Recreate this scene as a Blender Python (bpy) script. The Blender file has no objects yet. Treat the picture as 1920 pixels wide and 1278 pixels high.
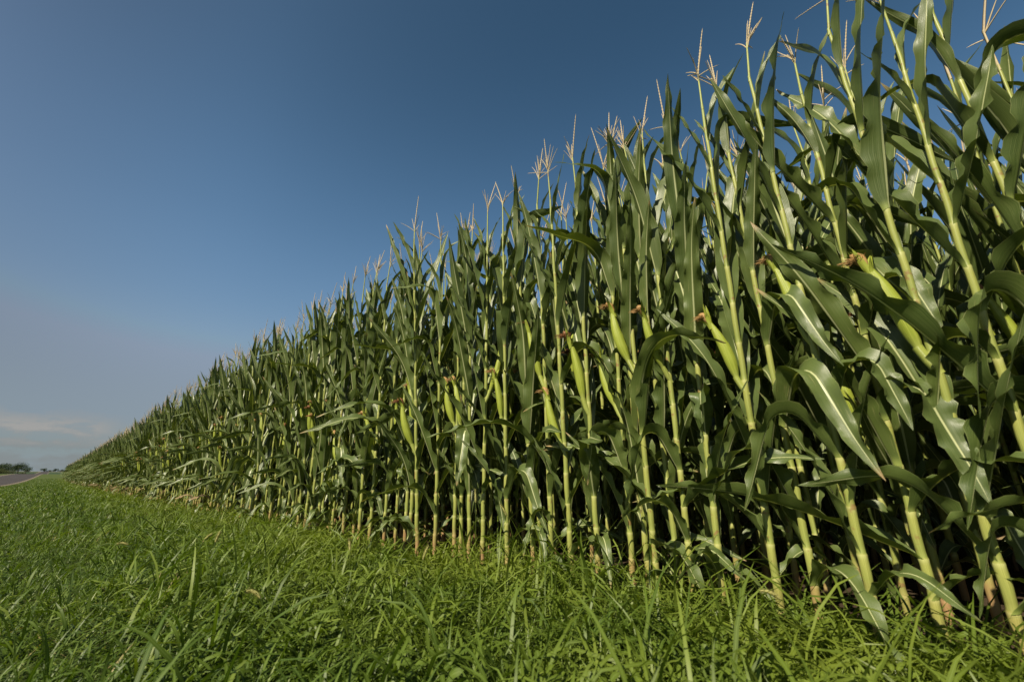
import bpy, math, random
import numpy as np
R = math.radians
scene = bpy.context.scene
COL = scene.collection

# ------------------------------------------------------------------ camera
cam_d = bpy.data.cameras.new("camera"); cam = bpy.data.objects.new("camera", cam_d); COL.objects.link(cam)
cam.location = (0, 0, 0.5)
cam.rotation_euler = (R(90 + 17.33), 0, R(-44.96))
cam_d.sensor_width = 36; cam_d.lens = 15.5
cam_d.clip_start = 0.02; cam_d.clip_end = 9000
cam_d.dof.use_dof = True; cam_d.dof.focus_distance = 2.6; cam_d.dof.aperture_fstop = 3.2
scene.camera = cam

# ------------------------------------------------------------------ sky, sun, exposure
SUN_EL, SUN_AZ = R(43), math.atan2(-1.0, -0.12)          # azimuth clockwise from +Y
SKY = 0.05
world = bpy.data.worlds.new("World"); scene.world = world; world.use_nodes = True
wt = world.node_tree; wt.nodes.clear()
def wn(t, **k):
    n = wt.nodes.new(t)
    for a, b in k.items(): setattr(n, a, b)
    return n
def wl(a, b): wt.links.new(a, b)
sky = wn('ShaderNodeTexSky', sky_type='NISHITA', sun_disc=False, sun_elevation=SUN_EL, sun_rotation=SUN_AZ % (2 * math.pi),
         altitude=300, air_density=1.0, dust_density=3.0, ozone_density=2.4)
# a clear, contrasty summer sky: deeper overhead, paler low down
ssep = wn('ShaderNodeSeparateColor'); wl(sky.outputs[0], ssep.inputs[0]); scmb = wn('ShaderNodeCombineColor')
for ch, (gam, amp, cap) in enumerate(((2.05, .92, 3.1), (1.62, .92, 4.1), (1.6, .65, 5.6))):
    pw = wn('ShaderNodeMath', operation='POWER'); wl(ssep.outputs[ch], pw.inputs[0]); pw.inputs[1].default_value = gam
    ml = wn('ShaderNodeMath', operation='MULTIPLY'); wl(pw.outputs[0], ml.inputs[0]); ml.inputs[1].default_value = amp
    mn = wn('ShaderNodeMath', operation='MINIMUM'); wl(ml.outputs[0], mn.inputs[0]); mn.inputs[1].default_value = cap; wl(mn.outputs[0], scmb.inputs[ch])
skyc = scmb.outputs[0]
tc = wn('ShaderNodeTexCoord'); sep = wn('ShaderNodeSeparateXYZ'); wl(tc.outputs['Generated'], sep.inputs[0])
def wmath(op, a, b=None, c=None):
    n = wn('ShaderNodeMath', operation=op)
    for i, v in enumerate((a, b, c)):
        if v is None: continue
        if isinstance(v, (int, float)): n.inputs[i].default_value = v
        else: wl(v, n.inputs[i])
    return n.outputs[0]
def wsmooth(v, lo, hi, out=(0, 1)):
    n = wn('ShaderNodeMapRange', interpolation_type='SMOOTHSTEP'); wl(v, n.inputs[0])
    n.inputs[1].default_value = lo; n.inputs[2].default_value = hi; n.inputs[3].default_value, n.inputs[4].default_value = out
    return n.outputs[0]
# a low flat bank of thin cloud far down the road
mp = wn('ShaderNodeMapping'); mp.inputs['Scale'].default_value = (13, 13, 38); wl(tc.outputs['Generated'], mp.inputs[0])
nz = wn('ShaderNodeTexNoise'); nz.inputs['Scale'].default_value = 1.6; nz.inputs['Detail'].default_value = 7; nz.inputs['Roughness'].default_value = .58
wl(mp.outputs[0], nz.inputs['Vector'])
az = wmath('ARCTAN2', sep.outputs[0], sep.outputs[1])
elev_n = wmath('ADD', sep.outputs[2], wmath('MULTIPLY', wmath('SUBTRACT', nz.outputs[0], .5), .075))
zz = sep.outputs[2]
gain = wmath('MULTIPLY', wmath('ADD', 1.0, wmath('MULTIPLY', wmath('MULTIPLY', wsmooth(zz, .12, .46), wsmooth(zz, .50, .86, (1, 0)))  , .32)), wsmooth(az, -.25, .2, (.74, 1.0)))
gm = wn('ShaderNodeMix', data_type='RGBA', blend_type='MULTIPLY'); gm.inputs[0].default_value = 1; wl(skyc, gm.inputs[6])
gc = wn('ShaderNodeCombineColor')
for ch, f in enumerate((1.05, 1.02, 1.03)): wl(wmath('MULTIPLY', gain, f), gc.inputs[ch])
wl(gc.outputs[0], gm.inputs[7])
hz = wn('ShaderNodeMix', data_type='RGBA'); wl(wsmooth(zz, -.02, .34, (.96, 0)), hz.inputs[0]); wl(gm.outputs[2], hz.inputs[6]); hz.inputs[7].default_value = (3.55, 4.4, 4.85, 1)
top = wsmooth(elev_n, .082, .104, (1, 0))
rim = wmath('MULTIPLY', top, wsmooth(elev_n, .040, .086))                      # the sunlit upper rim of the bank
side = wsmooth(wmath('ADD', az, wmath('MULTIPLY', nz.outputs[0], .05)), .045, .115, (1, 0))
back = wsmooth(az, -.9, -.5)
puff = wsmooth(nz.outputs[0], .36, .60, (.2, 1))
area = wmath('MULTIPLY', side, back)
mask = wmath('MULTIPLY', wmath('MULTIPLY', top, area), wmath('MULTIPLY', wsmooth(elev_n, -.01, .05, (.5, .8)), puff))
mix0 = wn('ShaderNodeMix', data_type='RGBA'); wl(mask, mix0.inputs[0]); wl(hz.outputs[2], mix0.inputs[6]); mix0.inputs[7].default_value = (3.15, 3.45, 3.5, 1)
mix = wn('ShaderNodeMix', data_type='RGBA'); wl(wmath('MULTIPLY', wmath('MULTIPLY', rim, area), wmath('MULTIPLY', puff, .6)), mix.inputs[0]); wl(mix0.outputs[2], mix.inputs[6])
mix.inputs[7].default_value = (6.0, 5.7, 5.4, 1)
bg = wn('ShaderNodeBackground'); bg.inputs[1].default_value = SKY; wl(mix.outputs[2], bg.inputs[0])
wo = wn('ShaderNodeOutputWorld'); wl(bg.outputs[0], wo.inputs[0])

sun_d = bpy.data.lights.new("sun", 'SUN'); sun = bpy.data.objects.new("sun", sun_d); COL.objects.link(sun)
sun_d.energy = 5.0; sun_d.angle = R(0.53); sun_d.color = (1.0, .89, .70)
from mathutils import Vector, Matrix, Euler
SD = Vector((math.sin(SUN_AZ) * math.cos(SUN_EL), math.cos(SUN_AZ) * math.cos(SUN_EL), math.sin(SUN_EL)))
sun.rotation_euler = SD.to_track_quat('Z', 'Y').to_euler()
vs = scene.view_settings; vs.view_transform = 'Standard'; vs.look = 'None'; vs.exposure = 0.55; vs.gamma = 1
scene.render.film_transparent = False
scene.cycles.max_bounces = 5; scene.cycles.diffuse_bounces = 2; scene.cycles.glossy_bounces = 2; scene.cycles.transparent_max_bounces = 4

# ------------------------------------------------------------------ helpers
def tag(o, label=None, cat=None, group=None, kind=None):
    if label: o["label"] = label
    if cat: o["category"] = cat
    if group: o["group"] = group
    if kind: o["kind"] = kind
    return o
def link(o, parent=None):
    COL.objects.link(o)
    if parent: o.parent = parent
    return o
def empty(name, loc, rot=(0, 0, 0)):
    o = bpy.data.objects.new(name, None); o.location = loc; o.rotation_euler = rot; o.empty_display_size = .1
    return link(o)
def part(name, mesh, parent, loc=(0, 0, 0), rot=(0, 0, 0), sc=(1, 1, 1)):
    o = bpy.data.objects.new(name, mesh); o.location = loc; o.rotation_euler = rot
    o.scale = (sc, sc, sc) if isinstance(sc, (int, float)) else sc
    return link(o, parent)

class Geo:
    """quads only: verts, faces, one uv and one random number per vertex, one material slot per face"""
    def __init__(s): s.V = []; s.F = []; s.U = []; s.Rn = []; s.M = []; s.n = 0
    def add(s, V, F, U, mat=0, rnd=0.0):
        V = np.asarray(V, float).reshape(-1, 3)
        s.V.append(V); s.F.append(np.asarray(F, np.int64) + s.n); s.U.append(np.asarray(U, float).reshape(-1, 2))
        s.Rn.append(np.broadcast_to(np.asarray(rnd, float), (len(V),)).copy()); s.M.append(np.full(len(F), mat)); s.n += len(V)
        return s
    def get(s):
        return (np.concatenate(s.V), np.concatenate(s.F), np.concatenate(s.U), np.concatenate(s.Rn), np.concatenate(s.M))
    def merge(s, other, M=np.eye(3), t=(0, 0, 0), rnd=None, mat=None):
        V, F, U, Rn, Mt = other if isinstance(other, tuple) else other.get()
        s.V.append(V @ np.asarray(M).T + np.asarray(t)); s.F.append(F + s.n); s.U.append(U)
        s.Rn.append(Rn if rnd is None else (Rn + rnd) % 1.0); s.M.append(Mt if mat is None else np.full(len(F), mat)); s.n += len(V)
    def mesh(s, name, mats):
        V, F, U, Rn, Mt = s.get()
        m = bpy.data.meshes.new(name)
        m.vertices.add(len(V)); m.vertices.foreach_set('co', V.astype(np.float32).ravel())
        m.loops.add(F.size); m.loops.foreach_set('vertex_index', F.astype(np.int32).ravel())
        m.polygons.add(len(F)); m.polygons.foreach_set('loop_start', np.arange(0, F.size, 4, dtype=np.int32))
        m.polygons.foreach_set('loop_total', np.full(len(F), 4, np.int32))
        m.polygons.foreach_set('use_smooth', np.ones(len(F), bool)); m.polygons.foreach_set('material_index', Mt.astype(np.int32))
        uv = m.uv_layers.new(name='UVMap'); uv.data.foreach_set('uv', U[F.ravel()].astype(np.float32).ravel())
        a = m.attributes.new('rnd', 'FLOAT', 'POINT'); a.data.foreach_set('value', Rn.astype(np.float32))
        for x in mats: m.materials.append(x)
        m.update(); m.validate()
        return m
def gridf(nr, nc, wrap=False):
    r = np.arange(nr - 1)[:, None]; c = np.arange(nc if wrap else nc - 1)[None, :]; c2 = (c + 1) % nc
    return np.stack([r * nc + c, r * nc + c2, (r + 1) * nc + c2, (r + 1) * nc + c], -1).reshape(-1, 4)
def sm(x, a=0.0, b=1.0):
    t = np.clip((x - a) / (b - a), 0, 1); return t * t * (3 - 2 * t)
def tube(P, rad, n=8, squash=None):
    """tube round a polyline P (k,3) with radius rad (k,)"""
    P = np.asarray(P, float); k = len(P); rad = np.broadcast_to(rad, (k,))
    T = np.gradient(P, axis=0); T /= np.linalg.norm(T, axis=1)[:, None] + 1e-12
    ref = np.array([1, 0, 0.]) if abs(T[:, 0]).max() < .9 else np.array([0, 1, 0.])
    A = np.cross(T, ref); A /= np.linalg.norm(A, axis=1)[:, None] + 1e-12; B = np.cross(T, A)
    ph = np.arange(n) * 2 * np.pi / n
    V = P[:, None] + rad[:, None, None] * (np.cos(ph)[None, :, None] * A[:, None] + np.sin(ph)[None, :, None] * B[:, None])
    U = np.stack(np.broadcast_arrays(ph[None] / 2 / np.pi, np.linspace(0, 1, k)[:, None]), -1)
    return V.reshape(-1, 3), gridf(k, n, True), U.reshape(-1, 2)
def rotz(a): c, s = math.cos(a), math.sin(a); return np.array([[c, -s, 0], [s, c, 0], [0, 0, 1.]])
def roty(a): c, s = math.cos(a), math.sin(a); return np.array([[c, 0, s], [0, 1, 0], [-s, 0, c]])
def ground_z(x, y):
    x = np.asarray(x, float); y = np.asarray(y, float)
    return 2.2 * sm(y, 50, 270) + 6.5 * sm(y + .25 * x, 320, 820) + 2.5 * sm(-x + .1 * y, 60, 500) * sm(y, 100, 500)

# ------------------------------------------------------------------ materials
class Mat:
    def __init__(s, name):
        s.m = bpy.data.materials.new(name); s.m.use_nodes = True; s.t = s.m.node_tree; s.t.nodes.clear()
        s.out = s.n('ShaderNodeOutputMaterial')
    def n(s, t, **k):
        x = s.t.nodes.new(t)
        for a, b in k.items(): setattr(x, a, b)
        return x
    def put(s, v, sock):
        if isinstance(v, (int, float)): sock.default_value = v
        elif isinstance(v, tuple): sock.default_value = v if len(v) == 4 or sock.type == 'VECTOR' else v + (1,)
        else: s.t.links.new(v, sock)
    def math(s, op, a, b=None, clamp=False):
        x = s.n('ShaderNodeMath', operation=op, use_clamp=clamp); s.put(a, x.inputs[0])
        if b is not None: s.put(b, x.inputs[1])
        return x.outputs[0]
    def ramp(s, v, lo, hi, o0=0.0, o1=1.0):
        x = s.n('ShaderNodeMapRange', interpolation_type='SMOOTHSTEP'); s.put(v, x.inputs[0])
        for i, q in enumerate((lo, hi, o0, o1)): s.put(q, x.inputs[i + 1])
        return x.outputs[0]
    def mix(s, f, a, b, mode='MIX'):
        x = s.n('ShaderNodeMix', data_type='RGBA', blend_type=mode); s.put(f, x.inputs[0]); s.put(a, x.inputs[6]); s.put(b, x.inputs[7])
        return x.outputs[2]
    def noise(s, vec, scale, detail=3, rough=.5, sc=None):
        if sc:
            mp = s.n('ShaderNodeMapping'); mp.inputs['Scale'].default_value = sc; s.put(vec, mp.inputs[0]); vec = mp.outputs[0]
        x = s.n('ShaderNodeTexNoise'); s.put(vec, x.inputs['Vector']); x.inputs['Scale'].default_value = scale
        x.inputs['Detail'].default_value = detail; x.inputs['Roughness'].default_value = rough
        return x.outputs[0]
    def rnd(s):
        a = s.n('ShaderNodeAttribute', attribute_name='rnd').outputs['Fac']; o = s.n('ShaderNodeObjectInfo').outputs['Random']
        return s.math('FRACT', s.math('ADD', a, o))
    def bsdf(s, col, rough=.5, spec=.5, trans=0.0, tcol=None, bump=None, bs=.3, bd=.002):
        b = s.n('ShaderNodeBsdfPrincipled'); s.put(col, b.inputs['Base Color']); s.put(rough, b.inputs['Roughness'])
        b.inputs['Specular IOR Level'].default_value = spec
        if bump is not None:
            bp = s.n('ShaderNodeBump'); bp.inputs['Strength'].default_value = bs; bp.inputs['Distance'].default_value = bd
            s.put(bump, bp.inputs['Height']); s.put(bp.outputs[0], b.inputs['Normal'])
        r = b.outputs[0]
        if trans:
            t = s.n('ShaderNodeBsdfTranslucent'); s.put(tcol if tcol is not None else col, t.inputs[0])
            mx = s.n('ShaderNodeMixShader'); mx.inputs[0].default_value = trans; s.put(r, mx.inputs[1]); s.put(t.outputs[0], mx.inputs[2]); r = mx.outputs[0]
        s.put(r, s.out.inputs[0]); return s.m
    def uv(s):
        x = s.n('ShaderNodeSeparateXYZ'); u = s.n('ShaderNodeUVMap'); u.uv_map = 'UVMap'; s.put(u.outputs[0], x.inputs[0])
        return u.outputs[0], x.outputs[0], x.outputs[1]
    def pos(s):
        g = s.n('ShaderNodeNewGeometry'); x = s.n('ShaderNodeSeparateXYZ'); s.put(g.outputs['Position'], x.inputs[0])
        return g.outputs['Position'], x.outputs[0], x.outputs[1], x.outputs[2]

def mat_leaf():
    m = Mat('corn_leaf'); uvv, u, v = m.uv(); P, px, py, pz = m.pos(); r = m.rnd()
    a = m.math('ABSOLUTE', m.math('SUBTRACT', m.math('MULTIPLY', u, 2.0), 1.0))
    w = m.math('SUBTRACT', .125, m.math('MULTIPLY', v, .055))
    rib = m.ramp(a, w, m.math('MULTIPLY', w, .45))
    base = m.mix(r, (.036, .066, .012), (.080, .116, .024))
    blot = m.noise(P, 5.0, 3)
    base = m.mix(m.ramp(blot, .4, .75, 0, .5), base, (.092, .126, .026))
    vein = m.math('SINE', m.math('MULTIPLY', u, 150.0))
    vn2 = m.noise(uvv, 1.0, 2, sc=(46, 2.0, 1))
    base = m.mix(m.ramp(vn2, .3, .72, 0, .65), base, (.110, .146, .038))
    base = m.mix(m.math('MULTIPLY', m.ramp(vein, .2, 1.0), .34), base, (.12, .15, .05))
    geo = m.n('ShaderNodeNewGeometry')
    base = m.mix(m.math('MULTIPLY', geo.outputs['Backfacing'], .3), base, (.095, .13, .045))
    scar = m.math('MULTIPLY', m.ramp(m.noise(uvv, 1.0, 3, sc=(30, 7, 1)), .635, .70), m.ramp(r, .25, .85, .15, .85))
    base = m.mix(scar, base, (.26, .25, .10))
    base = m.mix(m.math('MULTIPLY', m.ramp(a, .94, 1.0), .35), base, (.26, .28, .11))
    dry = m.math('MULTIPLY', m.ramp(m.math('ADD', v, m.math('MULTIPLY', blot, .1)), .97, 1.03), m.ramp(r, .55, .75))
    base = m.mix(dry, base, (.34, .24, .11))
    foot = m.ramp(v, .045, .0)                                   # the collar is paler and yellower
    base = m.mix(m.math('MULTIPLY', foot, .8), base, (.30, .36, .09))
    col = m.mix(m.math('MULTIPLY', rib, .9), base, (.46, .49, .25))
    bump = m.math('ADD', m.math('MULTIPLY', vein, .25), m.math('MULTIPLY', rib, -1.4))
    return m.bsdf(col, m.ramp(vn2, .25, .75, .28, .52), .45, .12, m.mix(1.0, col, (1.7, 1.75, .55, 1), 'MULTIPLY'), bump, .35, .0012)
def mat_dryleaf():
    m = Mat('dry_leaf'); uvv, u, v = m.uv(); r = m.rnd()
    s = m.noise(uvv, 1.0, 3, sc=(30, 3, 1)); return m.bsdf(m.mix(s, (.13, .09, .045), (.38, .29, .16)), .7, .2, .2)
def mat_stalk():
    m = Mat('corn_stalk'); uvv, u, v = m.uv(); P, px, py, pz = m.pos(); r = m.rnd()
    st = m.noise(uvv, 1.0, 2, sc=(40, 1.2, 1)); bl = m.noise(P, 14, 3)
    c = m.mix(m.ramp(st, .3, .7), (.25, .275, .06), (.38, .395, .11))
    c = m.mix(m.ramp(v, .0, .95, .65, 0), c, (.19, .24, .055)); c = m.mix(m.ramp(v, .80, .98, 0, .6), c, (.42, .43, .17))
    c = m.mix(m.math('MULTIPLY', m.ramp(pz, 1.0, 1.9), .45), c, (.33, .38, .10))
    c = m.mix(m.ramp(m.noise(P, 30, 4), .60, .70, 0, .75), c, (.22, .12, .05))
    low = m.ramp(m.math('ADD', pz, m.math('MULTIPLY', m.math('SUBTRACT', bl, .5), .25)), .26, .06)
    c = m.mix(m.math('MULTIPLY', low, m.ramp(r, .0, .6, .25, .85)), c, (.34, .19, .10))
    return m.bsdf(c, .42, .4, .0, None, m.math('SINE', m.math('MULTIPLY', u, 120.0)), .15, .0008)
def mat_husk():
    m = Mat('corn_husk'); uvv, u, v = m.uv(); r = m.rnd()
    st = m.noise(uvv, 1.0, 2, sc=(60, 2.2, 1))
    c = m.mix(m.ramp(st, .28, .72), (.19, .25, .020), (.33, .37, .060))
    c = m.mix(m.ramp(v, .22, .0, 0, .6), c, (.36, .40, .13))
    c = m.mix(m.math('MULTIPLY', r, .3), c, (.26, .31, .04))
    return m.bsdf(c, .42, .4, .0, None, m.math('SINE', m.math('MULTIPLY', u, 170.0)), .3, .001)
def mat_silk():
    m = Mat('corn_silk'); uvv, u, v = m.uv(); r = m.rnd(); o = m.n('ShaderNodeObjectInfo').outputs['Random']
    c = m.mix(m.ramp(o, .55, .6), (.44, .28, .10), (.24, .11, .045)); c = m.mix(m.math('MULTIPLY', v, .5), c, (.14, .06, .025))
    return m.bsdf(c, .6, .3)
def mat_tassel():
    m = Mat('corn_tassel'); P, *_ = m.pos(); r = m.rnd()
    c = m.mix(m.noise(P, 160, 2), (.33, .27, .17), (.70, .58, .42)); c = m.mix(m.math('MULTIPLY', r, .5), c, (.52, .44, .22))
    return m.bsdf(c, .65, .2, .1)
def mat_grass():
    m = Mat('grass_blade'); uvv, u, v = m.uv(); P, px, py, pz = m.pos()
    r = m.n('ShaderNodeAttribute', attribute_name='rnd').outputs['Fac']
    big = m.noise(P, .9, 3)
    c = m.mix(m.ramp(r, .0, .8), (.034, .066, .008), (.118, .174, .020))
    c = m.mix(m.ramp(big, .35, .7, 0, .6), c, (.045, .092, .008)); c = m.mix(m.math('MULTIPLY', m.ramp(px, .3, 1.6), m.ramp(m.noise(P, 2.2, 3), .35, .65, .1, .75)), c, (.18, .225, .026))
    c = m.mix(m.ramp(r, .86, .9, 0, .75), c, (.17, .22, .035))
    c = m.mix(m.ramp(r, .958, .962), c, (.28, .23, .09))
    a = m.math('ABSOLUTE', m.math('SUBTRACT', u, .5)); c = m.mix(m.ramp(a, .14, .04, 0, .35), c, (.20, .27, .07))
    return m.bsdf(c, .48, .32, .27, m.mix(1.0, c, (1.5, 1.6, .45, 1), 'MULTIPLY'))
def mat_ground():
    m = Mat('ground'); P, px, py, pz = m.pos()
    n1 = m.noise(P, 1.3, 5, .6); n2 = m.noise(P, 45, 4, .65); n3 = m.noise(P, .05, 3)
    c = m.mix(n2, (.022, .036, .008), (.060, .082, .018)); c = m.mix(m.ramp(n1, .5, .75), c, (.07, .055, .025))
    far = m.mix(n3, (.050, .080, .018), (.085, .105, .030))
    c = m.mix(m.ramp(py, 15, 60), c, far)
    band = m.math('ADD', py, m.math('MULTIPLY', px, .35))
    c = m.mix(m.ramp(band, 395, 405), c, (.042, .066, .034)); c = m.mix(m.ramp(band, 640, 650), c, (.15, .14, .085)); c = m.mix(m.ramp(band, 760, 770), c, (.075, .09, .05))
    return m.bsdf(c, .95, .1, 0, None, n2, .6, .02)
def mat_soil():
    m = Mat('soil'); P, *_ = m.pos(); n = m.noise(P, 22, 5, .65)
    return m.bsdf(m.mix(n, (.028, .020, .012), (.090, .064, .040)), .95, .1, 0, None, n, .8, .03)
def mat_road():
    m = Mat('asphalt'); P, *_ = m.pos(); n = m.noise(P, 60, 4, .7); b = m.noise(P, .5, 3, .6, sc=(1, .12, 1))
    return m.bsdf(m.mix(m.ramp(b, .3, .7, 0, .6), m.mix(n, (.036, .031, .029), (.066, .057, .053)), (.043, .036, .033)), .85, .25, 0, None, n, .5, .004)
def mat_gravel():
    m = Mat('gravel'); P, *_ = m.pos(); n = m.noise(P, 90, 3, .7); return m.bsdf(m.mix(n, (.10, .085, .06), (.26, .22, .17)), .95, .1, 0, None, n, .7, .01)
def mat_simple(name, a, b, sc=6, rough=.8, trans=0):
    m = Mat(name); P, *_ = m.pos(); r = m.rnd()
    c = m.mix(m.noise(P, sc, 3), a, b); c = m.mix(m.math('MULTIPLY', r, .4), c, b); return m.bsdf(c, rough, .2, trans)
LEAF, DRY, STALK, HUSK, SILK, TASSEL, GRASS = mat_leaf(), mat_dryleaf(), mat_stalk(), mat_husk(), mat_silk(), mat_tassel(), mat_grass()
GROUND, SOIL, ROAD, GRAVEL = mat_ground(), mat_soil(), mat_road(), mat_gravel()
CROWN = mat_simple('tree_foliage', (.030, .050, .022), (.055, .080, .030), .8, .7, .1); BARK = mat_simple('bark', (.09, .07, .05), (.18, .14, .10))
BUSH = mat_simple('bush_foliage', (.045, .062, .020), (.095, .11, .035), 1.5, .7, .1)
SEED = mat_simple('foxtail_seed', (.24, .27, .07), (.42, .38, .15), 90, .7, .15)

# ------------------------------------------------------------------ the setting
def sheet(name, xs, ys, dz, mat):
    X, Y = np.meshgrid(xs, ys); V = np.stack([X, Y, ground_z(X, Y) + dz], -1).reshape(-1, 3)
    g = Geo(); g.add(V, gridf(len(ys), len(xs)), V[:, :2])
    o = bpy.data.objects.new(name, g.mesh(name, [mat])); link(o); o["kind"] = "structure"; return o
ylong = np.concatenate([np.linspace(-40, 40, 9), np.linspace(50, 330, 29)])
yfar = np.concatenate([[-2500, -800, -200], ylong, np.linspace(350, 900, 23), [1000, 1400, 2500, 4500]])
xfar = np.concatenate([[-4000, -1500, -800, -500, -350], np.linspace(-250, -20, 12), [-8.6, -2.6, -2.2, 1.4, 8, 20, 50, 120, 250, 600, 1500, 4000]])
sheet('ground', xfar, yfar, 0, GROUND)
sheet('field_soil', np.array([1.5, 4, 10, 40]), np.concatenate([[-30], ylong[(ylong > -30) & (ylong < 117)], [118]]), .004, SOIL)
sheet('road', np.linspace(-8.4, -2.6, 5), np.concatenate([ylong, np.linspace(350, 900, 23)]), .012, ROAD)
sheet('road_shoulder', np.array([-2.9, -2.25]), np.concatenate([ylong, np.linspace(350, 900, 23)]), .007, GRAVEL)
sheet('far_road_shoulder', np.array([-9.1, -8.2]), np.concatenate([ylong, np.linspace(350, 900, 23)]), .007, GRAVEL)

# ------------------------------------------------------------------ corn: leaves
def leaf_geo(q, nu, nv):
    """blade leaving the stalk axis at the origin towards +X; q = parameters"""
    rs = np.random.RandomState(q['seed']); L, W = q['L'], q['W']
    s = np.linspace(0, 1, nv + 1) ** 1.06
    th = q['th0'] + (q['th1'] - q['th0']) * sm(s, q['bp'] - q['bw'] / 2, q['bp'] + q['bw'] / 2) + .05 * np.sin(s * 9 + rs.rand() * 6) * s
    a = q['drift'] * s ** 1.4 + .05 * np.sin(s * 7 + rs.rand() * 6)
    T = np.stack([np.sin(th) * np.cos(a), np.sin(th) * np.sin(a), np.cos(th)], -1)
    ds = np.diff(s, prepend=0) * L; P = np.cumsum(T * ds[:, None], 0)
    S = np.stack([-np.sin(a), np.cos(a), 0 * a], -1); Nn = np.cross(T, S)
    ro = q['twist'] * sm(s, .1, 1.0); S, Nn = S * np.cos(ro)[:, None] + Nn * np.sin(ro)[:, None], Nn * np.cos(ro)[:, None] - S * np.sin(ro)[:, None]
    prof = (.62 + .38 * sm(s, .02, .24)) * np.clip(1 - s ** 2.0, 0, 1) ** .85; hw = W / 2 * np.maximum(prof, .012)
    u = np.linspace(-1, 1, nu + 1)
    if nu >= 6: u = np.sign(u) * np.abs(u) ** 1.1
    fold = (R(30) * (1 - s) + R(q['fold'])) ; au = np.abs(u)
    lat = hw[:, None] * u[None] * np.cos(fold)[:, None]; up = hw[:, None] * au[None] * np.sin(fold)[:, None]
    win = sm(s, .03, .2) * (1 - sm(s, .75, 1.0)) * .9 + .1 * sm(s, 0, .1)
    k = q['waves']; ph = rs.rand(2) * 6.28
    wv = np.where(u[None] > 0, np.sin(2 * np.pi * k * s[:, None] + ph[0]) + .4 * np.sin(2 * np.pi * k * 1.73 * s[:, None] + ph[1]),
                  np.sin(2 * np.pi * k * .9 * s[:, None] + ph[1]) + .4 * np.sin(2 * np.pi * k * 1.9 * s[:, None] + ph[0]))
    up = up + q['amp'] * W * wv * (au ** 2)[None] * win[:, None]
    r0 = q['r']
    V = P[:, None] + np.array([r0, 0, 0]) + S[:, None] * lat[..., None] + Nn[:, None] * up[..., None]
    phi = u * R(105); wrap = np.stack([r0 * np.cos(phi), r0 * np.sin(phi), 0 * phi - .006 * au], -1)[None] + np.stack([P[:, 0] * .5, P[:, 1] * .5, P[:, 2]], -1)[:, None]
    b = (1 - sm(s, .0, .075))[:, None, None]; V = V * (1 - b) + wrap * b
    U = np.stack(np.broadcast_arrays((u[None] + 1) / 2, s[:, None]), -1)
    return V.reshape(-1, 3), gridf(nv + 1, nu + 1), U.reshape(-1, 2)
rng = np.random.RandomState(11)
uni = lambda a, b: float(rng.uniform(a, b))
LEAFQ = {'low': [], 'mid': [], 'upper': [], 'top': []}
for i in range(10):
    LEAFQ['low'].append(dict(L=uni(.34, .52), W=uni(.054, .072), th0=R(uni(25, 50)), th1=R(uni(95, 160)), bp=uni(.25, .5), bw=uni(.3, .7), twist=uni(-1.5, 1.5), drift=uni(-.7, .7), fold=uni(2, 14), waves=uni(3, 5), amp=uni(.08, .18), r=.014, seed=i))
for i in range(18):
    if i % 5 in (0, 2): a = dict(th0=R(uni(10, 24)), th1=R(uni(20, 48)), bp=uni(.4, .7), bw=uni(.4, .9))              # held up
    elif i % 5 == 1: a = dict(L=uni(.42, .6), th0=R(uni(18, 32)), th1=R(uni(140, 172)), bp=uni(.24, .5), bw=uni(.2, .36))          # folded over, hanging
    else: a = dict(th0=R(uni(18, 32)), th1=R(uni(65, 125)), bp=uni(.35, .62), bw=uni(.4, .9))                      # arching
    LEAFQ['mid'].append({**dict(L=uni(.60, .82), W=uni(.086, .114), twist=uni(-1.5, 1.5), drift=uni(-.5, .5), fold=uni(2, 16), waves=uni(4, 7), amp=uni(.07, .18), r=.0125, seed=40 + i), **a})
for i in range(16):
    a = dict(th1=R(uni(90, 150)), bp=uni(.4, .7), bw=uni(.22, .4)) if i % 5 == 0 else dict(th1=R(uni(14, 40)), bp=uni(.45, .75), bw=uni(.5, .9))
    LEAFQ['upper'].append(dict(L=uni(.54, .76), W=uni(.082, .112), th0=R(uni(7, 22)), twist=uni(-1.3, 1.3), drift=uni(-.4, .4), fold=uni(3, 18), waves=uni(3.5, 6), amp=uni(.04, .12), r=.0095, seed=80 + i, **a))
for i in range(12):
    LEAFQ['top'].append(dict(L=uni(.34, .50), W=uni(.054, .074), th0=R(uni(4, 16)), th1=R(uni(12, 42) if i % 5 else uni(60, 110)), bp=uni(.4, .7), bw=uni(.4, .9), twist=uni(-1.2, 1.2), drift=uni(-.3, .3), fold=uni(4, 18), waves=uni(2.5, 5), amp=uni(.03, .09), r=.0065, seed=120 + i))
LOD = {0: (8, 30), 1: (4, 11), 2: (2, 6)}
LEAFG = {}; LEAFM = {}
for c, qs in LEAFQ.items():
    for i, q in enumerate(qs):
        for l, (nu, nv) in LOD.items():
            LEAFG[c, i, l] = Geo().add(*leaf_geo(q, nu, nv)).get()
        g = Geo(); g.merge(LEAFG[c, i, 0]); LEAFM[c, i] = g.mesh('leaf_' + c, [LEAF])
        if c == 'low' and i < 3: LEAFM[c, i].materials.clear(); LEAFM[c, i].materials.append(DRY)

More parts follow.
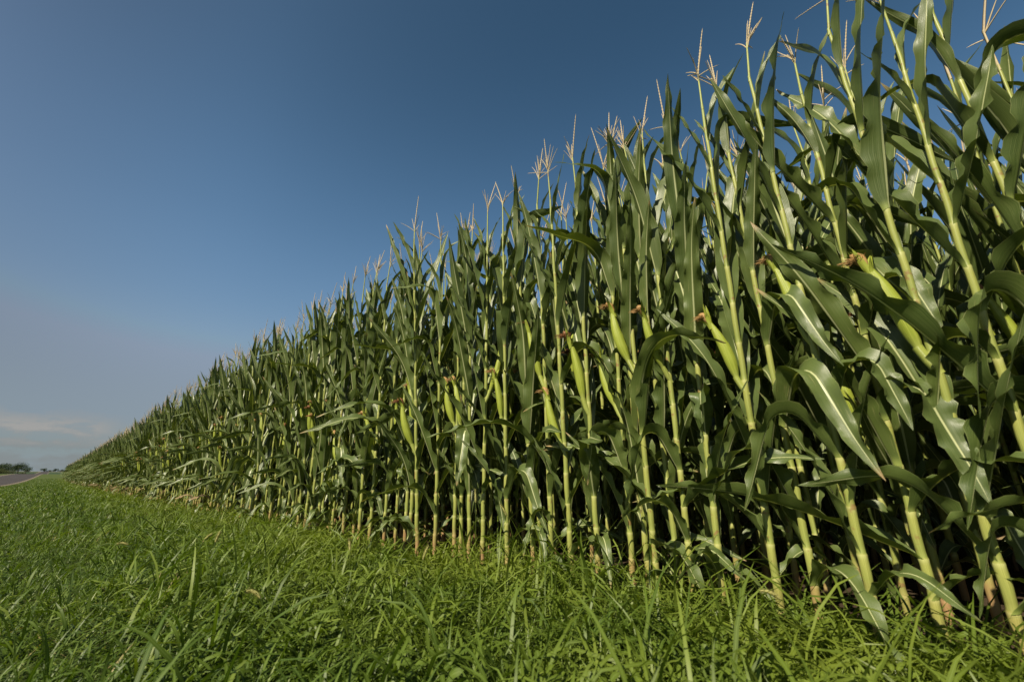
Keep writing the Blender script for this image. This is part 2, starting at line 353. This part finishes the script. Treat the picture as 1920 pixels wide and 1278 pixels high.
# ------------------------------------------------------------------ corn: stalks
NV = 8
STALKS = []                                             # (collars [(x,y,z,r,class)], top point, geo by lod)
for k in range(NV):
    rs = np.random.RandomState(300 + k)
    inter = np.array([.08, .085, .10, .115, .125, .13, .135, .14, .14, .14, .14, .14, .14, .13, .12]) * rs.uniform(.92, 1.08, 15)
    nodes = np.cumsum(inter); nodes = nodes * (1.98 / nodes[-1])
    ax, ay, cx, cy = rs.uniform(-.012, .012, 2).tolist() + rs.uniform(-.02, .02, 2).tolist()
    def axis(z, ax=ax, ay=ay, cx=cx, cy=cy):
        zz = np.asarray(z, float); return np.stack([ax * zz + cx * (zz / 2) ** 2, ay * zz + cy * (zz / 2) ** 2, zz], -1)
    rad = lambda z: .0050 + .0080 * np.clip(1 - z / 2.0, 0, 1) ** .75
    zs, rr = [-.05], [rad(0) * .95]
    for i, nz_ in enumerate(nodes[:-1]):
        r0 = rad(nz_); zs += [nz_ - .012, nz_ - .002, nz_ + .004, nz_ + .02]; rr += [r0 * 1.06, r0 * 1.12, r0 * .96, r0 * .97]
        zm = .5 * (nz_ + nodes[i + 1]); zs.append(zm); rr.append(rad(zm) * 1.05)
    zs += [1.99, 2.03]; rr += [.0056, .005]
    o = np.argsort(zs); zs = np.array(zs)[o]; rr = np.array(rr)[o]
    P = axis(zs); zig = .002 * np.sin(np.interp(zs, nodes, np.arange(15)) * np.pi); P[:, 0] += zig * math.cos(k); P[:, 1] += zig * math.sin(k)
    fr = np.interp(zs, np.concatenate([[-.05], nodes]), np.arange(16) + 0.0) % 1.0
    V, F, U = tube(P, rr, 10); U[:, 1] = np.repeat(fr, 10)
    lo = [0] + list(range(3, len(zs) - 1, 5)) + [len(zs) - 1]; V2, F2, U2 = tube(P[lo], rr[lo], 4); U2[:, 1] = .5
    V1, F1, U1 = tube(P, rr, 6); U1[:, 1] = np.repeat(fr, 6)
    col = []
    for i, nz_ in enumerate(nodes[:-1]):
        c = 'low' if i < 2 else 'mid' if i < 8 else 'upper' if i < 12 else 'top'
        p = axis(nz_); col.append((p[0], p[1], nz_, c))
    STALKS.append(dict(col=col, top=axis(2.02), geo={0: Geo().add(V, F, U).get(), 1: Geo().add(V1, F1, U1).get(), 2: Geo().add(V2, F2, U2).get()}))
    g = Geo(); g.merge(STALKS[-1]['geo'][0]); STALKS[-1]['mesh'] = g.mesh('stalk', [STALK])

# ------------------------------------------------------------------ corn: tassels, ears
def tassel_geo(k, lod):
    rs = np.random.RandomState(500 + k); g = Geo(); n = {0: 5, 1: 4, 2: 3}[lod]; m = {0: 30, 1: 12, 2: 5}[lod]
    def branch(p, d, L, w, droop):
        s = np.linspace(0, 1, m); d = d / np.linalg.norm(d)
        Q = p + d * (s * L)[:, None] + np.array([d[0], d[1], -.6]) * (droop * L * s ** 2)[:, None]
        r = w * (1 - .55 * s ** 2) * (1 + (.38 * np.where(np.arange(m) % 2, 1, -1) if lod < 2 else .1)); r[-1] = w * .2
        V, F, U = tube(Q, r, n); g.add(V, F, U, 0, rs.rand())
    fat = 1 if lod < 2 else 1.5
    ped = np.array([[0, 0, -.02], [0, 0, .08], [0, 0, .19]]); V, F, U = tube(ped, np.array([.005, .0042, .0034]) * fat, n); g.add(V, F, U, 1)
    lean = rs.uniform(-.2, .2, 2)
    branch(np.array([0, 0, .18]), np.array([lean[0], lean[1], 1.]), rs.uniform(.20, .28), .0037 * fat, .08)
    for j in range(rs.randint(5, 10) if lod < 2 else 4):
        a = rs.rand() * 6.28; t = R(rs.uniform(6, 32) if rs.rand() < .82 else rs.uniform(40, 72)); branch(np.array([0, 0, .14 + .06 * rs.rand()]), np.array([math.sin(t) * math.cos(a), math.sin(t) * math.sin(a), math.cos(t)]), rs.uniform(.08, .16), .0022 * fat, rs.uniform(0, .3))
    return g.get()
NT = 8
TG = {(k, l): tassel_geo(k, l) for k in range(NT) for l in (0, 1, 2)}
TM = []
for k in range(NT):
    g = Geo(); g.merge(TG[k, 0]); TM.append(g.mesh('tassel', [TASSEL, STALK]))
def ear_geo(k, lod):
    rs = np.random.RandomState(600 + k); L = .255 + .04 * rs.rand(); R0 = .0185 + .003 * rs.rand()
    m, n = {0: (22, 20), 1: (12, 10), 2: (6, 5)}[lod]
    s = np.linspace(0, 1, m); pr = np.interp(s, [0, .08, .16, .3, .5, .7, .85, .95, 1], [.42, .46, .74, .97, 1, .82, .55, .33, .2])
    ph = np.arange(n) * 2 * np.pi / n; p0 = rs.rand() * 6
    saw = ((ph[None] + p0 + 1.2 * s[:, None]) * 3 / (2 * np.pi)) % 1.0
    rad = R0 * pr[:, None] * (1 + .10 * (saw - .5) + .02 * np.sin(ph[None] * 7)); b = rs.uniform(-.012, .012)
    V = np.stack([rad * np.cos(ph) + b * np.sin(s * 3)[:, None], rad * np.sin(ph), np.broadcast_to((s * L)[:, None], rad.shape)], -1)
    U = np.stack(np.broadcast_arrays(ph[None] / 6.283, s[:, None]), -1)
    h = Geo(); h.add(V, gridf(m, n, True), U)
    if lod < 2:                                         # loose husk leaf tips round the silk and one short flag leaf
        for j in range(4):
            a = p0 + j * 1.57 + rs.rand() * .5; q = dict(L=rs.uniform(.05, .1), W=.02, th0=R(rs.uniform(3, 12)), th1=R(rs.uniform(8, 50)), bp=.6, bw=.8, twist=.3, drift=.2, fold=4, waves=1, amp=.03, r=R0 * .5, seed=j)
            v, f, uu = leaf_geo(q, 4, 6); uu[:, 1] = .9; h.add(v @ rotz(a).T + np.array([0, 0, L * .86]), f, uu * [.2, 1])
    sh = np.array([[-.012, 0, -.055], [-.004, 0, -.02], [0, 0, .02]]); v, f, uu = tube(sh, [.009, .0105, .011], max(n // 2, 4)); h.add(v, f, uu * [1, .1])
    t = Geo()
    if lod < 2:
        v, f, uu = tube(np.array([[0, 0, L - .012], [.002, 0, L + .004], [.006, 0, L + .018], [.012, 0, L + .03], [.016, 0, L + .036]]), [.007, .0125, .0145, .0115, .003], 8)
        v += rs.uniform(-.0022, .0022, v.shape); t.add(v, f, uu)
        for j in range(110 if lod == 0 else 14):
            a = rs.rand() * 6.28; t0 = R(rs.uniform(2, 32)); d = np.array([math.sin(t0) * math.cos(a) + .25, math.sin(t0) * math.sin(a), math.cos(t0)]); ss = np.linspace(0, 1, 6); l = rs.uniform(.03, .055)
            Q = np.array([0, 0, L]) + d * (ss * l)[:, None] + np.array([.35 * math.cos(a) + .35, .35 * math.sin(a), -.8]) * (l * .6 * ss ** 2)[:, None] + rs.uniform(-.002, .002, (6, 3))
            v, f, uu = tube(Q, np.linspace(.0013, .0007, 6) * (1 if lod == 0 else 1.9), 3); t.add(v, f, uu, 0, rs.rand())
    else:
        v, f, uu = tube(np.array([[0, 0, L - .01], [.004, 0, L + .02], [.012, 0, L + .045]]), [.008, .013, .003], 4); t.add(v, f, uu)
    return h.get(), t.get(), L
NE = 5
EG = {(k, l): ear_geo(k, l) for k in range(NE) for l in (0, 1, 2)}
EM = []
for k in range(NE):
    a = Geo(); a.merge(EG[k, 0][0]); b = Geo(); b.merge(EG[k, 0][1]); EM.append((a.mesh('ear', [HUSK]), b.mesh('silk', [SILK])))

# ------------------------------------------------------------------ corn: recipes, full plants, compact plants
def special(L, W, th0, th1, **k):
    q = dict(L=L, W=W, th0=R(th0), th1=R(th1), bp=.5, bw=.9, twist=.3, drift=0, fold=6, waves=4.5, amp=.13, r=.0125, seed=7); q.update(k)
    i = len(LEAFQ['mid']); LEAFQ['mid'].append(q)
    for l, (nu, nv) in LOD.items(): LEAFG['mid', i, l] = Geo().add(*leaf_geo(q, nu, nv)).get()
    g = Geo(); g.merge(LEAFG['mid', i, 0]); LEAFM['mid', i] = g.mesh('leaf_mid', [LEAF]); return i
NMID = len(LEAFQ['mid'])
def recipe(rs, ear=None, plane=None):
    st = rs.randint(NV); S = STALKS[st]; pl = rs.rand() * 6.283 if plane is None else plane
    leaves = []
    for i, (x, y, z, c) in enumerate(S['col']):
        if i == 0 and rs.rand() < .6: continue
        if c == 'low' and rs.rand() < .25: continue
        v = rs.randint(NMID if c == 'mid' else len(LEAFQ[c]))
        if c == 'low' and v < 3 and (i > 1 or rs.rand() < .75): v += 3
        leaves.append((c, v, (x, y, z), pl + i * math.pi + rs.normal(0, .34), rs.uniform(.9, 1.12) * (.74 if i == 2 else .86 if i == 3 else 1)))
    e = None
    if ear is None: ear = rs.rand() < .72
    if ear:
        i = (5, 6, 6, 7)[rs.randint(4)]; x, y, z, c = S['col'][i]
        a = pl + i * math.pi + rs.normal(0, .3) if ear is True else ear[0]
        e = (rs.randint(NE), (x + .022 * math.cos(a), y + .022 * math.sin(a), z - .005), a, R(rs.uniform(9, 20)) if ear is True else R(ear[1]), rs.uniform(1.0, 1.2))
        if ear is not True:                              # keep the blades from covering an ear that shows
            ok = []
            for c_, v_, p_, a_, s_ in leaves:
                d = lambda q: abs((a_ - q + math.pi) % (2 * math.pi) - math.pi)
                if e[1][2] - .16 < p_[2] < e[1][2] + .32 and (d(R(225)) < 1.1 or d(a) < .8): a_ = R(225) + math.pi + rs.uniform(-.9, .9)
                ok.append((c_, v_, p_, a_, s_))
            leaves = ok
    return dict(st=st, leaves=leaves, ear=e, tas=rs.randint(NT), tasrot=rs.rand() * 6.28, tl=(rs.normal(0, .08), rs.normal(0, .08)))
def full_plant(rc, loc, rot, sc, label, group):
    t = empty('corn_plant', loc, rot); t.scale = (sc, sc, sc); tag(t, label, 'corn plant', group)
    S = STALKS[rc['st']]; part('stalk', S['mesh'], t)
    for c, v, p, a, s in rc['leaves']: part('leaf', LEAFM[c, v + 3 if c == 'low' and v < 3 else v], t, p, (0, 0, a), s)
    part('tassel', TM[rc['tas']], t, S['top'], (rc['tl'][0], rc['tl'][1], rc['tasrot']))
    if rc['ear']:
        k, p, a, tilt, s = rc['ear']; e = part('ear', EM[k][0], t, p, (0, tilt, a), s); part('silk', EM[k][1], e)
    return t
def baked(rc, lod):
    """the same plant as four pieces: stalk, foliage, tassel, ear(husk, silk)"""
    S = STALKS[rc['st']]; rs = np.random.RandomState(rc['tas'] + 7 * rc['st'])
    st = Geo(); st.merge(S['geo'][lod]); fo = Geo()
    for c, v, p, a, s in rc['leaves']: fo.merge(LEAFG[c, v, lod], rotz(a) * s, p, rs.rand(), 1 if (c == 'low' and v < 3) else 0)
    ta = Geo(); ta.merge(TG[rc['tas'], lod], rotz(rc['tasrot']), S['top']); er = None
    if rc['ear']:
        k, p, a, tilt, s = rc['ear']; M = rotz(a) @ roty(tilt) * s; h, k2, L = EG[k, lod]
        e1 = Geo(); e1.merge(h, M, p); e2 = Geo(); e2.merge(k2, M, p); er = (e1, e2)
    return st, fo, ta, er
MIDV = []
for k in range(14):
    rc = recipe(np.random.RandomState(900 + k), (R(90 + 110 * (k % 4) / 3), 10 + k % 8) if k % 2 else False); st, fo, ta, er = baked(rc, 1)
    MIDV.append((st.mesh('stalk', [STALK]), fo.mesh('foliage', [LEAF, DRY]), ta.mesh('tassel', [TASSEL, STALK]), (er[0].mesh('ear', [HUSK]), er[1].mesh('silk', [SILK])) if er else None))
def compact_plant(k, loc, rot, sc, label, group):
    t = empty('corn_plant', loc, rot); t.scale = (sc, sc, sc); tag(t, label, 'corn plant', group)
    st, fo, ta, er = MIDV[k]; part('stalk', st, t); part('foliage', fo, t); part('tassel', ta, t)
    if er: e = part('ear', er[0], t); part('silk', er[1], e)
    return t
LOWV = []                                               # low detail, all pieces in one array: slots leaf, dry, stalk, tassel, husk, silk
for k in range(12):
    rc = recipe(np.random.RandomState(1200 + k)); st, fo, ta, er = baked(rc, 2); g = Geo()
    g.merge(st, mat=2); g.merge(fo)
    g.merge(ta, mat=3)
    if er: g.merge(er[0], mat=4); g.merge(er[1], mat=5)
    LOWV.append(g.get())
def row_x(k, y): return 1.80 + .54 * k - .02 * min(max(y, 0), 4)

ORD = ['first', 'second', 'third', 'fourth', 'fifth', 'sixth', 'seventh', 'eighth', 'ninth', 'tenth', 'eleventh', 'twelfth', 'thirteenth', 'fourteenth', 'fifteenth', 'sixteenth', 'seventeenth', 'eighteenth', 'nineteenth', 'twentieth', 'twenty-first', 'twenty-second', 'twenty-third', 'twenty-fourth', 'twenty-fifth', 'twenty-sixth']
# front row nearest the camera: distance along the row, sideways offset, ear (azimuth deg, tilt deg) or None, leaf plane deg
NEAR = [(-.25, .05, None, 100), (-.11, .0, None, 95), (.00, .00, (100, 13), 80), (.15, .03, None, 105), (.285, -.02, (80, 10), 75), (.44, .04, None, 60),
        (.55, .03, (110, 16), 110), (.72, -.01, None, 35), (.83, .0, (150, 17), 150), (.90, .05, None, 70), (.98, .02, (120, 12), 80), (1.04, .06, None, 30), (1.10, .04, (95, 15), 125), (1.24, .0, (140, 10), 50),
        (1.37, -.02, (100, 14), 100), (1.52, .02, (115, 13), 140), (1.66, .05, None, 70), (1.80, .0, (130, 9), 110), (1.96, -.03, (-60, 14), 120), (2.10, .0, None, 40),
        (2.20, .02, (100, 12), 90), (2.30, .05, (120, 12), 60), (2.42, .0, None, 150)]
prs = np.random.RandomState(77)
def pose(rs, k): return (rs.normal(0, .014), -abs(rs.normal(.012, .018)) if k == 0 else rs.normal(0, .02), 0)
n_individual = 0
SPEC = {1: [(5, 105, special(.80, .135, 26, 44, twist=.5)), (4, 285, special(.6, .11, 25, 60))], 3: [(2, 97, special(.80, .125, 64, 84, twist=1.0, amp=.1)), (3, 250, special(.5, .1, 40, 130))],
        5: [(3, 120, special(.5, .10, 20, 150, bw=.4, seed=3))], 8: [(3, 265, special(.55, .105, 48, 92, twist=.9, seed=4))], 10: [(3, 100, special(.55, .10, 40, 85, seed=5, twist=-.8))]}
for i, (y, dx, ear, pl) in enumerate(NEAR):
    rc = recipe(prs, ear if ear is None else (R(ear[0]), ear[1]), R(pl)) if ear else recipe(prs, False, R(pl))
    if i in SPEC:
        for j, az_, sp in SPEC[i]:
            px_, py_, pz_, _c = STALKS[rc['st']]['col'][j]; rc['leaves'] = [l for l in rc['leaves'] if abs(l[2][2] - pz_) > .02] + [('mid', sp, (px_, py_, pz_), R(az_), 1.0)]
    trait = 'bearing an upright green ear' if ear else 'without an ear in sight'
    full_plant(rc, (row_x(0, y) + dx, y, 0), pose(prs, 0), prs.uniform(.97, 1.05), f'{ORD[i]} corn plant from the right in the front row, {trait}', 'front-row corn plants')
    n_individual += 1
y = 2.42
while y < 4.6:
    y += prs.uniform(.095, .14)
    full_plant(recipe(prs, (R(prs.uniform(80, 210)), prs.uniform(9, 19)) if prs.rand() < .55 else False), (row_x(0, y) + prs.normal(0, .03), y, 0), pose(prs, 0), prs.uniform(.93, 1.06), 'front-row corn plant in the crowded middle stretch, long leaves arching over the grass', 'front-row corn in the middle stretch'); n_individual += 1
while y < 17:
    y += prs.uniform(.10, .15)
    compact_plant(prs.randint(14), (row_x(0, y) + prs.normal(0, .035), y, 0), pose(prs, 0)[:2] + (prs.uniform(-.8, .8),), prs.uniform(.92, 1.07), 'smaller-looking front-row corn plant where the row recedes towards the road', 'front-row corn further down the field'); n_individual += 1
Y0 = [y]
names = ['second', 'third', 'fourth']
for k, (yf, ye) in enumerate(((2.2, 8), (.9, 5), (.3, 3.2)), 1):
    y = -.1 - .3 * k * 0
    while y < ye:
        y += prs.uniform(.10, .15); p = (row_x(k, y) + prs.normal(0, .025), y, 0)
        lab = f'corn plant of the {names[k-1]} row, shaded behind the sunlit plants in front of it'
        if y < yf: full_plant(recipe(prs), p, pose(prs, k), prs.uniform(1.0, 1.1), lab, f'{names[k-1]}-row corn plants')
        else: compact_plant(prs.randint(14), p, pose(prs, k)[:2] + (prs.rand() * 6.28,), prs.uniform(.98, 1.08), lab, f'{names[k-1]}-row corn plants')
        n_individual += 1
    Y0.append(y)
print('individual corn plants', n_individual)
# the rest of the field as one mass
big = Geo(); frs = np.random.RandomState(5)
def mass(k, ya, yb, gap=.125):
    y = ya
    while y < yb:
        g = gap * (1 if y < 40 else 1.35 if y < 75 else 1.8); y += g * frs.uniform(.85, 1.15)
        s = frs.uniform(.93, 1.06); x = row_x(k, y) + frs.normal(0, .03)
        M = rotz(frs.rand() * 6.28) * s
        if y > 40: M = M @ np.diag([1.15, 1.15, 1.0])
        big.merge(LOWV[frs.randint(12)], M, (x, y, float(ground_z(x, y))), frs.rand())
for k in range(4):
    mass(k, -2.5, (-1.0, -.3, -.2, -.1)[k]); mass(k, Y0[k], (117, 117, 80, 40)[k])
for k in range(4, 14): mass(k, -2.5, 12 if k < 8 else 7)
o = bpy.data.objects.new('corn_field', big.mesh('corn_field', [LEAF, DRY, STALK, TASSEL, HUSK, SILK])); link(o)
tag(o, 'dense mass of green corn filling the field behind and beyond the near plants', 'corn', None, 'stuff')

# ------------------------------------------------------------------ grass on the verge
def blades(rs, X, Y, L, W, th0, th1, az, rows=5, z0=0):
    n = len(X); s = np.linspace(0, 1, rows)[None]
    th = th0[:, None] + (th1 - th0)[:, None] * s ** 1.3; ds = L[:, None] / (rows - 1)
    rx = np.cumsum(np.sin(th) * ds, 1) - np.sin(th[:, :1]) * ds; rz = np.cumsum(np.cos(th) * ds, 1) - np.cos(th[:, :1]) * ds
    ca, sa = np.cos(az)[:, None], np.sin(az)[:, None]
    w = W[:, None] * .5 * np.clip((.55 + 1.5 * s) * (1 - s ** 2.2), .04, 1)
    tw = rs.normal(0, .7, n)[:, None] * s; lx, ly, lz = -sa * np.cos(tw), ca * np.cos(tw), np.sin(tw)
    C = np.stack([X[:, None] + rx * ca, Y[:, None] + rx * sa, ground_z(X, Y)[:, None] + np.reshape(z0, (-1, 1)) + rz - .004], -1)
    D = np.stack([lx * w, ly * w, lz * w], -1)
    V = np.stack([C - D, C + D], 2).reshape(-1, 3)
    f = gridf(rows, 2); F = (np.arange(n)[:, None, None] * (rows * 2) + f[None]).reshape(-1, 4)
    U = np.broadcast_to(np.stack([np.stack([0 * s[0], s[0]], -1), np.stack([0 * s[0] + 1, s[0]], -1)], 1).reshape(1, rows * 2, 2), (n, rows * 2, 2)).reshape(-1, 2)
    return V, F, U, rows * 2
grs = np.random.RandomState(21)
def scatter(n, ymin, ymax, p, xlo=-2.2, xhi=1.95):
    q = 1 - p; t = grs.rand(n); a, b = (ymin + 1.0) ** q, (ymax + 1.0) ** q          # density falls off as y^-p
    Yv = (a + (b - a) * t) ** (1 / q) - 1.0; return grs.uniform(xlo, xhi, n), Yv
def patch(X, Y): return .5 + .25 * np.sin(X * 3.1 + 1.7 * np.sin(Y * 1.3)) + .25 * np.sin(Y * 2.3 + 2.1 * np.sin(X * 1.9 + 1))
gg = Geo()
def lay(X, Y, kind):
    d = np.hypot(X, Y); keep = d > .42; X, Y, d = X[keep], Y[keep], d[keep]; n = len(X); pt = patch(X, Y)
    edge = sm(X, -1.0, 1.4); wd = np.clip(d / 4.5, 1, 6)
    if kind == 'fine':
        L = np.where(d < .8, .6, 1) * grs.uniform(.05, .12, n) * (.75 + .5 * pt) * (.75 + .5 * edge); W = grs.uniform(.003, .006, n) * wd; t0 = R(5) + np.abs(grs.normal(0, .35, n)); t1 = t0 + grs.uniform(.3, 1.9, n)
    else:
        L = np.where(d < .9, .5, 1) * np.where(grs.rand(n) < .08, grs.uniform(.2, .34, n), grs.uniform(.07, .19, n)) * (.6 + .75 * edge) * (.75 + .5 * pt); W = grs.uniform(.005, .0115, n) * np.sqrt(wd); t0 = np.abs(grs.normal(.3, .35, n)); t1 = t0 + grs.uniform(.6, 2.3, n)
    V, F, U, k = blades(grs, X, Y, L, W, t0, t1, grs.uniform(0, 6.283, n))
    r = np.clip(grs.rand(n) * .9 + .1 * pt, 0, .999); r = np.where(L > .14, np.minimum(r, .95), r); gg.add(V, F, U, 0, np.repeat(r, k))
X, Y = scatter(110000, -.6, 118, 1.25); lay(X, Y, 'fine')
X, Y = grs.uniform(-1.6, 1.75, 30000), grs.uniform(-1.4, 5.5, 30000); lay(X, Y, 'fine')
def clumps(n, reps, ymin, ymax, p, xlo, xhi, spread):
    X, Y = scatter(n, ymin, ymax, p, xlo, xhi); X = np.repeat(X, reps) + grs.normal(0, spread, n * reps); Y = np.repeat(Y, reps) + grs.normal(0, spread, n * reps); return X, Y
X, Y = clumps(2600, 7, -.6, 40, 1.3, -1.9, 1.85, .02); lay(X, Y, 'broad')
X, Y = clumps(1700, 8, -.9, 6, .5, .3, 1.9, .022); lay(X, Y, 'broad')
X, Y = clumps(700, 8, -.5, 14, 1.1, 1.45, 1.95, .02); lay(X, Y, 'broad')
# low broad-leaved weeds among the grass: short stems with small leaves at several heights
X, Y = clumps(95, 1, -.5, 5, .9, .5, 1.85, 0); ns = 16
for zf in (0, 1):
    n = len(X) * ns; a = grs.uniform(0, 6.283, n); rr_ = grs.uniform(.0, .05, n); Xk, Yk = np.repeat(X, ns) + rr_ * np.cos(a), np.repeat(Y, ns) + rr_ * np.sin(a)
    V, F, U, k = blades(grs, Xk, Yk, grs.uniform(.022, .042, n), grs.uniform(.010, .018, n), grs.uniform(.5, 1.0, n), grs.uniform(1.3, 2.0, n), a, 5, grs.uniform(.02, .11, n)); gg.add(V, F, U, 0, np.repeat(grs.uniform(.3, .75, n), k))
o = bpy.data.objects.new('grass', gg.mesh('grass', [GRASS])); link(o)
tag(o, 'lush green grass of the verge between the road and the corn', 'grass', None, 'stuff')

# ------------------------------------------------------------------ foxtail heads standing out of the grass
def foxtail(k, x, y, h, az, bend, label):
    rs = np.random.RandomState(1500 + k); t = empty('foxtail_grass', (x, y, float(ground_z(x, y)))); tag(t, label, 'wild grass', 'foxtail heads in the grass')
    s = np.linspace(0, 1, 26); th = .08 + bend * s ** 3; ds = h / 25
    P = np.stack([np.cumsum(np.sin(th)) * ds * math.cos(az), np.cumsum(np.sin(th)) * ds * math.sin(az), np.cumsum(np.cos(th)) * ds - .02], -1)
    m = 26 - max(5, int(.075 / ds)); g = Geo(); g.add(*tube(P[:m + 1], np.linspace(.0016, .001, m + 1), 5)); part('stem', g.mesh('foxtail_stem', [GRASS]), t)
    g = Geo(); Q = P[m:]; kk = len(Q); pr = np.interp(np.linspace(0, 1, kk), [0, .15, .6, 1], [.003, .0052, .005, .0016]); g.add(*tube(Q, pr, 8))
    for j in range(260):                                                        # bristles
        q = rs.rand() * (kk - 1.001); i = int(q); c = Q[i] + (Q[i + 1] - Q[i]) * (q - i); d = Q[i + 1] - Q[i]; d = d / np.linalg.norm(d)
        v = rs.normal(0, 1, 3); v -= v.dot(d) * d; v /= np.linalg.norm(v); e = v * .8 + d * .6; w = np.cross(v, d) * .0006
        a, b = c + v * pr[i] * .8, c + v * pr[i] + e * .007; g.add(np.array([a - w, a + w, b + w * .3, b - w * .3]), [[0, 1, 2, 3]], np.array([[0, 0], [1, 0], [1, 1], [0, 1]]), 0, rs.rand())
    part('seed_head', g.mesh('foxtail_head', [SEED]), t)
    lf = Geo()
    for j in range(3):
        q = dict(L=rs.uniform(.1, .17), W=.009, th0=R(25), th1=R(rs.uniform(70, 120)), bp=.5, bw=.8, twist=.5, drift=.3, fold=5, waves=1, amp=.03, r=.0015, seed=j)
        v, f, u = leaf_geo(q, 2, 8); i = int(m * (.2 + .2 * j)); lf.add(v @ rotz(rs.rand() * 6.28).T + P[i], f, u, 0, rs.rand() * .8)
    part('blades', lf.mesh('foxtail_leaves', [GRASS]), t)
FOX = [(1.58, .86, .46, 1.2, .35, 'tall foxtail with upright head before the nearer corn stalks'), (1.62, .44, .24, 2.2, 1.5, 'bent foxtail head at the grass edge below the rightmost corn'),
       (1.66, 1.62, .40, 2.0, .6, 'slim foxtail head rising against the dark gap between corn stalks'), (1.60, 1.86, .46, 1.0, .4, 'straight foxtail beside the pale corn stalks in mid row'),
       (.42, 3.3, .24, 2.6, 1.9, 'drooping foxtail head alone in the open grass on the left'), (.62, 3.0, .25, .6, 1.2, 'foxtail leaning right in the open grass, one of a close pair'),
       (.66, 2.85, .26, 1.0, .9, 'more upright foxtail of the close pair in open grass'), (.98, 1.95, .27, 1.4, .6, 'single upright foxtail in grass midway to the corn'),
       (.60, 1.75, .2, 2.2, 1.8, 'short curled foxtail low in the nearer grass'), (1.15, 1.70, .25, .4, .8, 'foxtail near the broad-bladed grass clumps in front of the corn')]
for k, f in enumerate(FOX): foxtail(k, *f)

# ------------------------------------------------------------------ trees and bushes far down the road
def crown_mesh(seed, w, h, z0, n, mat, leaf):
    rs = np.random.RandomState(seed); g = Geo(); nl = 9
    C = np.stack([rs.normal(0, w * .22, nl), rs.normal(0, w * .22, nl), z0 + h * rs.uniform(.25, .8, nl)], -1); Rd = w * rs.uniform(.16, .3, nl)
    i = rs.randint(nl, size=n); d = rs.normal(0, 1, (n, 3)); d /= np.linalg.norm(d, axis=1)[:, None]
    P = C[i] + d * (Rd[i] * rs.rand(n) ** .35)[:, None] * [1, 1, .8 * h / w + .2]
    A = rs.normal(0, 1, (n, 3)); A /= np.linalg.norm(A, axis=1)[:, None]; B = np.cross(A, rs.normal(0, 1, (n, 3))); B /= np.linalg.norm(B, axis=1)[:, None]
    sz = leaf * rs.uniform(.6, 1.3, n)[:, None]; A *= sz; B *= sz * .7
    V = np.stack([P - A, P + B * .8, P + A, P - B * .8], 1).reshape(-1, 3); g.add(V, np.arange(4 * n).reshape(-1, 4), np.zeros((4 * n, 2)), 0, np.repeat(rs.rand(n), 4)); return g.mesh('crown', [mat])
def tree(k, x, y, h, w, label, group):
    t = empty('tree', (x, y, float(ground_z(x, y)))); tag(t, label, 'tree', group); rs = np.random.RandomState(k)
    g = Geo(); g.add(*tube(np.array([[0, 0, -.3], [.02 * h, 0, .2 * h], [.0, .02 * h, .5 * h], [0, 0, .75 * h]]), np.array([.05, .038, .026, .01]) * h, 7))
    for j in range(4):
        a = j * 1.6 + rs.rand(); g.add(*tube(np.array([[0, 0, .3 * h], [.15 * w * math.cos(a), .15 * w * math.sin(a), .45 * h], [.33 * w * math.cos(a), .33 * w * math.sin(a), .62 * h]]), np.array([.02, .014, .006]) * h, 5))
    part('trunk', g.mesh('trunk', [BARK]), t); part('crown', crown_mesh(2000 + k, w, h * .85, h * .15, 2600, CROWN, .035 * h), t)
def bush(k, x, y, h, w, label, group=None):
    t = empty('bush', (x, y, float(ground_z(x, y)))); tag(t, label, 'bush', group); rs = np.random.RandomState(k); g = Geo()
    for j in range(6): a = j * 1.05; g.add(*tube(np.array([[0, 0, -.1], [.12 * w * math.cos(a), .12 * w * math.sin(a), .3 * h], [.25 * w * math.cos(a), .25 * w * math.sin(a), .6 * h]]), np.array([.03, .02, .01]) * h, 5))
    part('branches', g.mesh('branches', [BARK]), t); part('foliage', crown_mesh(2300 + k, w, h, .0, 1400, BUSH, .05 * h), t)
tree(1, -27, 480, 7.2, 14, 'dark broad tree at the picture edge, first of the roadside tree cluster', None)
tree(2, -23.5, 500, 7.8, 15, 'tallest rounded tree in the middle of the roadside tree cluster', None)
tree(3, -18.5, 500, 6.6, 12, 'dark tree at the right side of the roadside tree cluster', None)
tree(4, -15.0, 515, 4.2, 7, 'low outermost tree where the roadside cluster tapers off', None)
FT = [(-8.5, 900, 5.5, 6, 'lone small tree on the ridge, leftmost of the far ridge trees'), (-3.5, 900, 3.5, 5, 'tiniest low tree on the far ridge'), (2.2, 900, 5, 5.5, 'small ridge tree just left of the far wooded clump'),
      (8.0, 920, 4.5, 8, 'wide low tree of the far ridge clump'), (13.5, 920, 5, 7, 'ridge tree closest to the far end of the corn')]
for k, f in enumerate(FT): tree(10 + k, *f, None)
bush(1, -14.2, 330, 2.3, 8, 'long low dark bush beside the far bend of the road'); bush(2, -16.0, 300, 2.6, 4.5, 'brownish rounded bush left of the long low roadside bush')
bush(3, -11.5, 380, 1.6, 5, 'small bush close to where the road vanishes'); bush(4, -18.5, 330, 2.4, 7, 'dark bush at the picture edge below the tree cluster')
